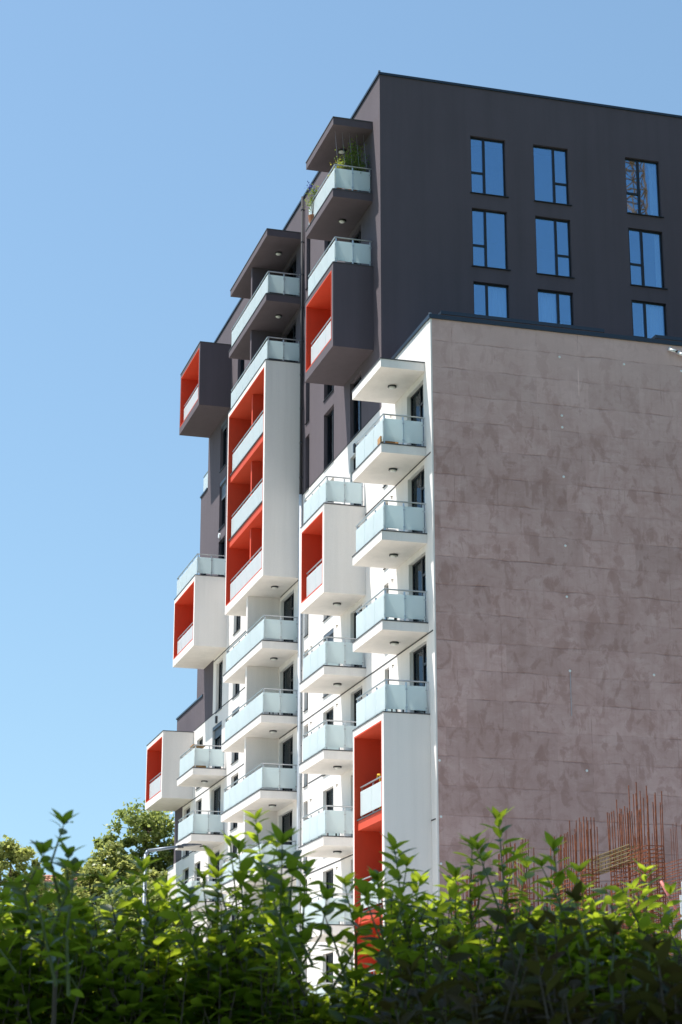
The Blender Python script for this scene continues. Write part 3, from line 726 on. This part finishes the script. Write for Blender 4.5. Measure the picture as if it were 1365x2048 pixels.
for i, (px, py, Y, ln, n, ll) in enumerate(SH):
    for j, dx in enumerate((-1, 1)):
        big_shoot(par(px, Y), px + dx * (24 + 9 * ((i * 7 + j * 3) % 4)), py + 34 + 11 * ((i * 5 + j) % 4), Y + .06 * dx, ln * .7, 10, ll * 1.15, 600 + i * 2 + j, lean=dx * .07)
# nearer dark twig at the left
tw = thing('laurel_twig', 'tall dark green laurel sapling with sparse leaves standing above the hedge at the left', 'shrub', (-.60, 4.3, 0), 0)
m = MB(); m.tube((0, 0, 0), (.0, 0, 1.9), .010, .005, 6); obj('stem', m.mesh('stem', 'bark'), tw)
big_shoot(tw, 128, 1650, 4.3, .16, 10, .062, 301); big_shoot(tw, 88, 1708, 4.25, .16, 12, .064, 302, .02); big_shoot(tw, 138, 1712, 4.3, .16, 12, .064, 305); big_shoot(tw, 150, 1745, 4.2, .25, 16, .066, 303, .02); big_shoot(tw, 70, 1775, 4.2, .2, 12, .064, 304, -.03)
# reddish shrub, nearest, lower right
def top_red(x, y): return 1.94 + .035 * math.sin(x * 9) + .03 * math.sin(x * 21) + min(0, (x - .35) * .35)
GR = 'dark reddish shrubs in front of the hedge'
rs = [shrub('photinia_shrub', 'dark green and reddish brown shrub nearest the camera at the lower middle right', 'shrub', .36, 3.9, .26, .3, 1.96, 1900, .075, 'red_leaf', 51, GR, top_red),
      shrub('photinia_shrub', 'dark green and reddish brown shrub nearest the camera in the lower right corner', 'shrub', .86, 3.9, .26, .3, 1.98, 1900, .075, 'red_leaf', 52, GR, top_red)]
for i, (px, py, k) in enumerate(((1010, 1850, 0), (1150, 1800, 0), (900, 1900, 0), (1230, 1870, 1), (1075, 1860, 0), (1300, 1900, 1), (820, 1950, 0))):
    big_shoot(rs[k], px, py, 3.9, .18, 12, .058, 400 + i, meshes=DLEAF)

# ------------------------------------------------------------------ unseen tree left of the camera, crown placed and shaped to shade the hedge
def overhead():
    r = np.random.default_rng(5); t = thing('shade_tree', 'unseen leafy tree left of the camera, crown shaped to shade the hedge', 'tree', (-5.2, 5.2, 0))
    m = MB(); m.tube((0, 0, 0), (.3, 0, 5.0), .26, .18, 12, cap=False)
    cl = []
    for i in range(400):
        x, y, z = r.uniform(-1.5, 6.8), r.uniform(-4.2, 1.5), r.uniform(6.3, 9.8)
        xs, ys_ = x - 5.2 + (z - 2.1) * .447, y + 5.2 - (z - 2.1) * .064   # where its shade falls on the hedge top
        if y > 1.0 and z < 7.2: continue
        if ys_ > 4.95 and (-1.6 < xs < 0 or .1 < xs < 1.7): continue  # gaps left in the crown so sun reaches these stretches of hedge
        if ys_ > 5.5 and r.random() < .5: continue
        cl.append((x, y, z)); m.tube((.3, 0, 5.0), (x, y, z), .045, .012, 5, cap=False)
    P = np.vstack([r.normal(0, 1, (170, 3)) * [.34, .34, .2] + c for c in cl])
    me = scatter('crown', 'tree_leaf', P, r.normal(0, 1, P.shape), r.normal(0, .5, P.shape) + [0, 0, 1], r.uniform(.07, .13, len(P)), ROUND)
    obj('trunk', m.mesh('trunk', 'bark'), t); c = obj('crown', me, t); c['kind'] = 'stuff'
overhead()
# ------------------------------------------------------------------ background trees
def tree(label, px, Y, ztop, blobs, mat, seed, nleaf, lsize, group='trees behind the hedge at the left'):
    r = np.random.default_rng(seed); base = at(px, 2000, Y); base.z = 0
    t = thing('deciduous_tree', label, 'tree', base, 0, group)
    m = MB(); m.tube((0, 0, 0), (.1, 0, ztop * .45), .28, .18, 10, cap=False); m.tube((.1, 0, ztop * .45), (0, 0, ztop * .86), .18, .04, 8, cap=False)
    tot = sum(b[3] * b[4] for b in blobs); Ps, Ds, Ns = [], [], []
    for (bx, by, bz, rx, rz) in blobs:
        m.tube((.1, 0, min(ztop * .45, bz - 1)), (bx, by, bz), .09, .03, 6, cap=False)
        n = int(nleaf * rx * rz / tot); k = max(8, n // 90)
        # clumps inside the lobe
        cc = r.normal(0, 1, (k, 3)); cc /= np.linalg.norm(cc, axis=1, keepdims=True); cc *= r.uniform(.35, 1.05, (k, 1)) ; cc *= [rx, rx, rz]
        for c in cc:
            q = n // k; s = r.uniform(.22, .5) * (rx * .42 + .2)
            p = r.normal(0, 1, (q, 3)) * s * [.62, .62, .42] + c + [bx, by, bz]
            Ps.append(p); Ds.append(r.normal(0, 1, (q, 3)) + [0, 0, -.5]); Ns.append(r.normal(0, .6, (q, 3)) + [0, 0, 1])
            if r.random() < .5: m.tube((bx, by, bz), tuple(np.array(c) + [bx, by, bz]), .03, .01, 4, cap=False)
    obj('trunk', m.mesh('trunk', 'bark'), t)
    P = np.vstack(Ps); Ls = lsize * r.uniform(.6, 1.25, len(P))
    me = scatter('crown', mat, P, np.vstack(Ds), np.vstack(Ns), Ls, ROUND)
    c = obj('crown', me, t); c['kind'] = 'stuff'
    return t
tree('tall green tree rising beside the far white end of the apartment block', 285, 108, 18.4,
     [(0, 0, 16.5, 1.6, 1.6), (-1.9, 0, 15.9, .9, .9), (-1.2, .3, 14.8, 1.2, 1.2), (-2.2, .3, 13.4, .9, .9), (1.4, 0, 15.4, 1.3, 1.3), (.4, .5, 13.6, 2.2, 1.9), (2.3, 0, 13.6, 1.6, 1.5), (-.6, 0, 11.2, 2.3, 2.0), (2.0, 0, 11.0, 2.0, 2.0), (0, 0, 8.6, 2.6, 1.8)], 'tree_leaf', 61, 34000, .19)
tree('wide yellow green tree in the middle of the left tree group, behind the dark twig', 185, 100, 15.0,
     [(.6, 0, 13.6, 1.3, 1.2), (-.8, 0, 13.2, 1.2, 1.1), (2.2, 0, 13.0, 1.3, 1.3), (-1.8, 0, 11.6, 1.5, 1.4), (.4, 0, 11.4, 2.0, 1.7), (2.2, 0, 10.9, 1.8, 1.6), (-.4, 0, 8.8, 2.8, 1.9)], 'tree_leaf_yellow', 62, 26000, .19)
tree('drooping olive green tree cut by the left edge of the photo', 8, 88, 13.6,
     [(0, 0, 12.3, .9, 1.2), (1.0, 0, 12.0, .55, 1.3), (-1.2, 0, 11.8, 1.1, 1.3), (.4, 0, 10.4, 1.4, 1.3), (1.6, 0, 9.9, .9, 1.1), (-.8, 0, 9.0, 1.8, 1.6), (.9, 0, 8.0, 1.9, 1.5)], 'tree_leaf_yellow', 63, 22000, .17)
tree('dark green tree low behind the yellow green one and the street lamp', 250, 95, 12.6,
     [(0, 0, 10.9, 1.9, 1.4), (-2.2, 0, 10.2, 1.6, 1.3), (2.0, 0, 10.4, 1.4, 1.2), (0, 0, 8.6, 3.0, 1.8), (-3.2, 0, 8.2, 1.8, 1.6)], 'tree_leaf', 64, 22000, .18)
# ------------------------------------------------------------------ tower crane of the building site (only its mirror image shows, in the gable windows)
cr_p = B(-39.5, -31.1, 0); CR = thing('tower_crane', 'orange lattice tower crane mirrored in the top right gable window', 'crane', (cr_p.x, cr_p.y, 0), ROT)
m = MB(); hw = .65
for a in (-hw, hw):
    for b in (-hw, hw): m.tube((a, b, 0), (a, b, 66), .06, n=5)
for i in range(50):
    z = i * 1.3; q4 = [(-hw, -hw), (hw, -hw), (hw, hw), (-hw, hw)]
    for j in range(4):
        p, q_ = q4[j], q4[(j + 1) % 4]; m.tube((*p, z), (*q_, z), .05, n=4, cap=False); m.tube((*p, z), (*q_, z + 1.3), .045, n=4, cap=False)
flat('crane_orange', (.42, .16, .04), .6)
obj('mast', m.mesh('mast', 'crane_orange'), CR)
m = MB()
for y in (-.5, .5): m.tube((-6, y, 66), (12, y, 66), .08, n=5)
m.tube((-6, 0, 67.5), (12, 0, 67.2), .08, n=5)
for i in range(15): m.tube((-6 + i * 1.2, .5 * (-1) ** i, 66), (-5.4 + i * 1.2, 0, 67.3), .04, n=4, cap=False)
obj('jib', m.mesh('jib', 'crane_orange'), CR)
# ------------------------------------------------------------------ houses with tiled roofs
def house(label, px0, px1, py, Y, seed):
    a = at(px0, py, Y); b = at(px1, py, Y); w = b.x - a.x; zr = a.z
    t = thing('tiled_house', label, 'house', (a.x, Y, 0), 0, 'houses with red tiled roofs behind the trees')
    m = MB(); m.box(.4, w - .4, .4, 8, 0, zr - 2.4); obj('wall', m.mesh('wall', 'house_wall'), t)
    m = MB(); n = int(w / .24); rows = 12
    for i in range(n):
        for j in range(rows):
            x0 = i * .24; y0, y1 = 4.2 * j / rows, 4.2 * (j + 1) / rows + .05; z0, z1 = zr - 2.4 + 2.4 * j / rows, zr - 2.4 + 2.4 * (j + 1) / rows
            k = len(m.v)
            for yy, zz in ((y0, z0 + .06), (y1, z1)):
                m.v += [(x0, yy, zz), (x0 + .06, yy, zz + .07), (x0 + .16, yy, zz + .07), (x0 + .22, yy, zz)]
            for q in range(3): m.f.append((k + q, k + q + 1, k + 5 + q, k + 4 + q)); m.m.append(0)
            m.f.append((k, k + 1, k + 2, k + 3)); m.m.append(0)
    m.quad((0, 8.4, zr - 2.4), (w, 8.4, zr - 2.4), (w, 4.2, zr - .02), (0, 4.2, zr - .02))
    r = obj('roof', m.mesh('roof', 'tile'), t); r['kind'] = 'stuff'
    m = MB()
    for i in range(int(w / .4)): m.tube((i * .4, 4.2, zr + .02), (i * .4 + .42, 4.2, zr + .04), .10, .12, 6)
    obj('ridge_tiles', m.mesh('ridge_tiles', 'tile'), t)
house('house with red tiled roof showing between the two left trees', 40, 150, 1738, 122, 1)
house('house with red tiled roof showing low just right of the street lamp pole', 250, 380, 1752, 124, 2)

# ------------------------------------------------------------------ street lamp
p0 = at(292, 1700, 55); p1 = at(360, 1693, 55); p2 = at(397, 1689, 55)
SL = thing('street_lamp', 'grey street lamp with flat dark head in front of the left trees', 'street lamp', (p0.x, 55, 0))
q = lambda p: Vector((p.x - p0.x, 0, p.z))
m = MB(); m.tube((0, 0, 0), (0, 0, p0.z - .12), .09, .05, 12, cap=True); m.tube((0, 0, 0), (0, 0, .03), .18, .18, 12); obj('pole', m.mesh('pole', 'lamp_galv', True), SL)
m = MB(); m.tube((0, 0, p0.z - .14), (.06, 0, p0.z - .02), .05, .048, 10); m.tube((.06, 0, p0.z - .02), q(p1), .048, .04, 10); obj('arm', m.mesh('arm', 'lamp_galv', True), SL)
a = q(p1); b = q(p2)
hm = MB(); hm.tube(a - Vector((.06, 0, 0)), a + Vector((.1, 0, .01)), .05, .055, 10)
n = len(hm.v)
pro = [(.06, .05, .05), (.14, .11, .055), (.34, .13, .035), (.52, .09, .02), (.6, .03, .012)]
for (x, hw, th) in pro:
    z = a.z + .01 + x * .07
    hm.v += [(a.x + x, -hw, z - th * .4), (a.x + x, hw, z - th * .4), (a.x + x, hw * .8, z + th), (a.x + x, -hw * .8, z + th)]
for i in range(len(pro) - 1):
    for j in range(4):
        k = n + i * 4; hm.f.append((k + j, k + (j + 1) % 4, k + 4 + (j + 1) % 4, k + 4 + j)); hm.m.append(0)
hm.f += [(n, n + 3, n + 2, n + 1), (len(hm.v) - 4, len(hm.v) - 3, len(hm.v) - 2, len(hm.v) - 1)]; hm.m += [0, 0]
obj('lamp_head', hm.mesh('lamp_head', 'lamp_head'), SL)

# ------------------------------------------------------------------ construction site
PZ = 4.6
m = MB(); m.box(2.2, 16, 42, 57.5, 0, PZ)
thing('concrete_podium', 'grey concrete floor deck of the building site under the rusty steel cages', 'concrete deck', (0, 0, 0), 0, None, m.mesh('concrete_podium', 'concrete'))
bar_me = {}
def bar(h, r=.013):
    h = round(h * 4) / 4
    return cached(('bar', h, r), lambda: MB().tube((0, 0, 0), (.01 * h, 0, h), r, n=5, cap=False).mesh('vertical_bar', 'rust'))
def tie(Lx, Ly, r=.012):
    def mk():
        m = MB(); c = [(0, 0, 0), (Lx, 0, 0), (Lx, Ly, 0), (0, Ly, 0)]
        for i in range(4): m.tube(c[i], c[(i + 1) % 4], r, n=4, cap=False)
        return m.mesh('tie_bar', 'rust')
    return cached(('tie', round(Lx, 2), round(Ly, 2), r), mk)
def cage(label, loc, rz, Lx, Ly, zc, ztops, sp=.15, tsp=.11, seed=0, z0=PZ, ends=True, r=.013):
    """rebar cage: starter bars on both faces up to ztops(x), closed ties up to zc"""
    rr = random.Random(seed); t = thing('rebar_cage', label, 'rebar cage', (loc[0], loc[1], z0), rz, 'rusty rebar cages on the building site')
    n = int(Lx / sp) + 1
    for i in range(n):
        x = Lx * i / (n - 1)
        for y in ((0, Ly) if Ly > .05 else (0,)):
            o = obj('vertical_bar', bar(ztops(x) - z0 + rr.uniform(-.12, .12), r), t, (x + rr.uniform(-.02, .02), y, 0)); o.rotation_euler = (rr.gauss(0, .008), rr.gauss(0, .008), rr.uniform(0, 6))
    if ends:
        for x in (.08, Lx - .08):
            for y in (Ly * .33, Ly * .66): obj('vertical_bar', bar(ztops(x) - z0, r), t, (x, y, 0))
    z = .1
    while z < zc - z0:
        o = obj('tie_bar', tie(Lx, Ly), t, (-.01, -.01, z + rr.uniform(-.01, .01))); o.rotation_euler = (rr.gauss(0, .006), rr.gauss(0, .005), 0); z += tsp
    return t
au = R(106.06)   # along the facade direction
pA = at(1204, 1900, 50); pC = at(1335, 1900, 47.5); pG = at(1068, 1900, 54); pE = at(1430, 1900, 50)
cage('long rusty rebar cage left of the steel lintel, lower of the two tall ones', (pA.x, 50), au, 2.35, .34, at(1160, 1745, 51.2).z, lambda x: at(1170, 1652 + (22 if x > 1.0 else 0), 51.2).z, .18, .105, 1)
cage('tallest rusty rebar cage right of the steel lintel', (pC.x, 47.5), au, 2.15, .42, at(1290, 1700, 49).z, lambda x: at(1290, 1600 + (0 if .3 < x < .8 else 24), 49).z + .05, .15, .10, 2)
cage('small group of upright rusty bars behind the middle laurel shrub', (pG.x, 54), au, 1.6, .3, at(1045, 1770, 54.5).z, lambda x: at(1045, 1690, 54.5).z, .2, .15, 3)
cage('thin rusty bar mesh cut by the right edge of the photo', (pE.x, 50), au, 4.0, .3, at(1365, 1712, 51).z, lambda x: at(1365, 1645, 51).z, .34, .16, 4, r=.008)
pH = at(960, 1900, 56); cage('low row of rusty starter bars close to the white corner of the block', (pH.x, 56), R(170), .7, .25, at(930, 1800, 56).z, lambda x: at(930, 1752, 56).z, .13, .15, 5)
pI = at(1250, 1900, 56); cage('low row of rusty starter bars seen through the opening under the steel lintel', (pI.x, 56), R(172), 1.9, .25, at(1230, 1830, 56).z, lambda x: at(1230, 1765, 56).z, .14, .15, 6)
pJ = at(1125, 1900, 56); cage('low row of rusty starter bars left of the long cage', (pJ.x, 56), R(172), 1.0, .25, at(1100, 1830, 56).z, lambda x: at(1100, 1762, 56).z, .12, .15, 7)
# lintel cage between the two
a = at(1190, 1722, 51.0); b = at(1262, 1696, 48.6); a2 = at(1190, 1752, 51.0)
LT = thing('lintel_cage', 'tied steel lintel cage lying between the two tall rebar cages', 'rebar cage', a)
m = MB(); d = b - a; hh = a.z - a2.z; sd = Vector((d.y, -d.x, 0)).normalized() * .28
for s in (Vector((0, 0, 0)), sd):
    for f in (0, .25, .5, .75, 1): m.tube(s - Vector((0, 0, hh * f)), d * 1.25 + s - Vector((0, 0, hh * f)), .011, n=5)
obj('long_bars', m.mesh('long_bars', 'tie_wire'), LT)
st = MB(); c = [Vector((0, 0, 0)), sd, sd - Vector((0, 0, hh)), Vector((0, 0, -hh))]
for i in range(4): st.tube(c[i], c[(i + 1) % 4], .007, n=4, cap=False)
st = st.mesh('stirrup', 'tie_wire')
for i in range(34): o = obj('stirrup', st, LT, d * (i / 33 * 1.15)); o.rotation_euler = (random.gauss(0, .08), random.gauss(0, .08), 0)
# stray prop, panel, formwork
a = at(1322, 1762, 45); b = at(1362, 1835, 45)
PR = thing('steel_prop', 'slanting pink painted steel prop in front of the tallest rebar cage', 'prop', b)
m = MB(); m.tube((0, 0, 0), a - b, .035, n=8); obj('tube', m.mesh('tube', 'pink_paint', True), PR)
m = MB(); d = a - b; m.tube(d * .45, d * .55, .048, n=8); obj('collar', m.mesh('collar', 'pink_paint'), PR)
m = MB(); m.tube((0.06, 0, -2.2), (.06, 0, -.1), .03, n=8); obj('lower_tube', m.mesh('lower_tube', 'pink_paint'), PR)
a = at(1360, 1790, 46)
WP = thing('white_panel', 'white board standing behind the pink prop at the right edge', 'panel', (a.x, 46, PZ)); m = MB(); m.box(0, 1.2, 0, .05, 0, a.z - PZ); obj('board', m.mesh('board', 'white_plastic'), WP)
m = MB(); m.box(.05, .12, -.06, -.002, 0, a.z - PZ + .3); obj('batten', m.mesh('batten', 'white_plastic'), WP)
a = at(1315, 1925, 38)
FW = thing('formwork_stack', 'stack of orange brown wooden formwork beams at the right edge above the hedge', 'formwork', (a.x, 38, a.z - .9))
pm = MB().box(0, 3.2, 0, .5, 0, .055).mesh('plank', 'wood')
for i in range(9):
    o = obj('plank', pm, FW, (random.uniform(-.1, .05) + i * .012, 0, i * .085), random.uniform(-.03, .03))
m = MB(); m.box(-.25, 3.2, -.1, .6, .80, .92); obj('top_slab', m.mesh('top_slab', 'concrete'), FW)
for x in (.4, 2.4):
    m = MB(); m.box(x, x + .12, .1, .4, -(a.z - .9), -.01); obj('support_post', m.mesh('support_post', 'wood'), FW)

# ------------------------------------------------------------------ things on the balconies
def bush(name, label, cat, loc, blobs, mat, n, size, seed, pot=True, stemmat='bark', wires=None):
    r = np.random.default_rng(seed); t = thing(name, label, cat, loc, ROT, None); Ps = []; tot = sum(b[3] ** 2 for b in blobs)
    for (x, y, z, rad) in blobs:
        k = int(n * rad ** 2 / tot); Ps.append(r.normal(0, 1, (k, 3)) * rad * [.5, .5, .6] + [x, y, z])
    P = np.vstack(Ps); me = scatter('foliage', mat, P, r.normal(0, 1, P.shape), r.normal(0, .5, P.shape) + [0, 0, 1], size * r.uniform(.6, 1.2, len(P)), leaf_np(3, .3, .1, .1))
    f = obj('foliage', me, t); f['kind'] = 'stuff'
    m = MB()
    for (x, y, z, rad) in blobs: m.tube((0, 0, .25), (x, y, z), .015, .006, 5, cap=False)
    obj('stem', m.mesh('stem', stemmat), t)
    if pot: m = MB(); m.tube((0, 0, 0), (0, 0, .3), .13, .18, 12); obj('pot', m.mesh('pot', 'pot'), t)
    return t
z7 = L(7)
bush('potted_tree', 'bushy green climbing plant on the topmost balcony of the dark corner', 'plant', B(6.75, .6, z7), [(0, 0, 1.6, .42), (.1, -.35, 1.3, .4), (-.1, .2, 1.35, .35), (0, -.1, 2.0, .22), (0, -.1, 1.0, .4)], 'balcony_leaf', 1700, .085, 71)
bush('potted_bush', 'yellow leaved potted bush at the glass corner of the topmost balcony', 'plant', B(6.9, 1.12, z7), [(0, 0, 1.15, .22), (0, -.15, 1.35, .16), (.1, 0, .9, .2)], 'yellow_leaf', 420, .07, 72)
bush('potted_flower', 'blue flowering potted plant at the far end of the topmost balcony', 'plant', B(9.6, 1.3, z7), [(0, 0, 1.5, .18), (.1, .1, 1.7, .13), (-.2, 0, 1.35, .14)], 'flower_blue', 240, .07, 73)
bush('potted_bush', 'pale green trailing plant over the rail at the far end of the topmost balcony', 'plant', B(9.3, 1.42, z7), [(0, 0, 1.1, .22), (.2, .0, .9, .2), (-.3, 0, 1.2, .15)], 'balcony_leaf', 420, .07, 74)
TR = thing('plant_wires', 'five thin wires strung from the dark canopy down to the topmost rail', 'trellis', B(6.35, 0, z7 + 1.0), ROT)
for i in range(5):
    m = MB(); y = .2 + i * .27; m.tube((0, y, 0), (.25, y + .04, 1.5), .003, n=5); obj('wire', m.mesh('wire', 'steel'), TR)
CH = MB()
def chair(u, w, z, rz, lab, mat='white_plastic'):
    t = thing('balcony_chair', lab, 'chair', B(u, w, z), ROT + rz)
    def part(n, f): m = MB(); f(m); obj(n, m.mesh(n, mat), t)
    part('seat', lambda m: m.box(-.22, .22, -.22, .22, .42, .45)); part('backrest', lambda m: m.box(-.22, .22, .2, .23, .46, .85))
    for a in (-.2, .2):
        for b in (-.2, .2): part('leg', lambda m: m.box(a - .018, a + .018, b - .018, b + .018, 0, .419))
# dining table with items seen as legs through the gap under the glass
chair(1.4, .8, L(1), .4, 'white balcony chair on the nearest bay, balcony above the tall red box level', 'frame_metal')
chair(1.6, .8, L(0), .2, 'dark balcony chair on top of the nearest white and red box', 'frame_metal')
chair(8.2, .8, L(-1), .5, 'dark balcony chair on the low balcony left of the tall red box', 'frame_metal')
chair(17.4, .8, L(1), .3, 'dark balcony chair on the middle double balcony', 'frame_metal')
def crate(u, w, z, lab, rz=0):
    t = thing('wooden_crate', lab, 'crate', B(u, w, z), ROT + rz)
    for i in range(3):
        for y in (-.2, .185): m = MB(); m.box(-.3, .3, y, y + .015, .02 + i * .1, .09 + i * .1); obj('slat', m.mesh('slat', 'wood'), t)
    for x in (-.3, .28):
        m = MB(); m.box(x, x + .02, -.184, .184, 0, .3); obj('end_board', m.mesh('end_board', 'wood'), t)
crate(.95, 1.15, L(3), 'wooden crate behind the glass corner of the nearest bay, top balcony', 1.5)
crate(29.2, 1.1, L(1), 'wooden crate on the fourth bay balcony beside the farthest white box', .2)
# drying board over the rail of the fourth bay
t = thing('wooden_board', 'thin wooden board lying across the handrail of the fourth bay balcony', 'board', B(29.0, 1.15, L(1) + 1.03), ROT); m = MB(); m.box(-.03, .7, -.3, .3, 0, .03); obj('board', m.mesh('board', 'wood'), t)
# yellow tool on the red box rail
t = thing('yellow_handle', 'yellow bent tubular handle sticking up behind the rail in the nearest red box', 'handle', B(2.0, 1.15, L(-1)), ROT)
m = MB(); m.tube((0, 0, 0), (0, 0, 1.2), .03, n=6).tube((0, 0, 1.2), (.25, 0, 1.24), .03, n=6); m.tube((.25, 0, 1.24), (.33, 0, 1.1), .03, n=6); obj('tube', m.mesh('tube', 'yellow_paint'), t)
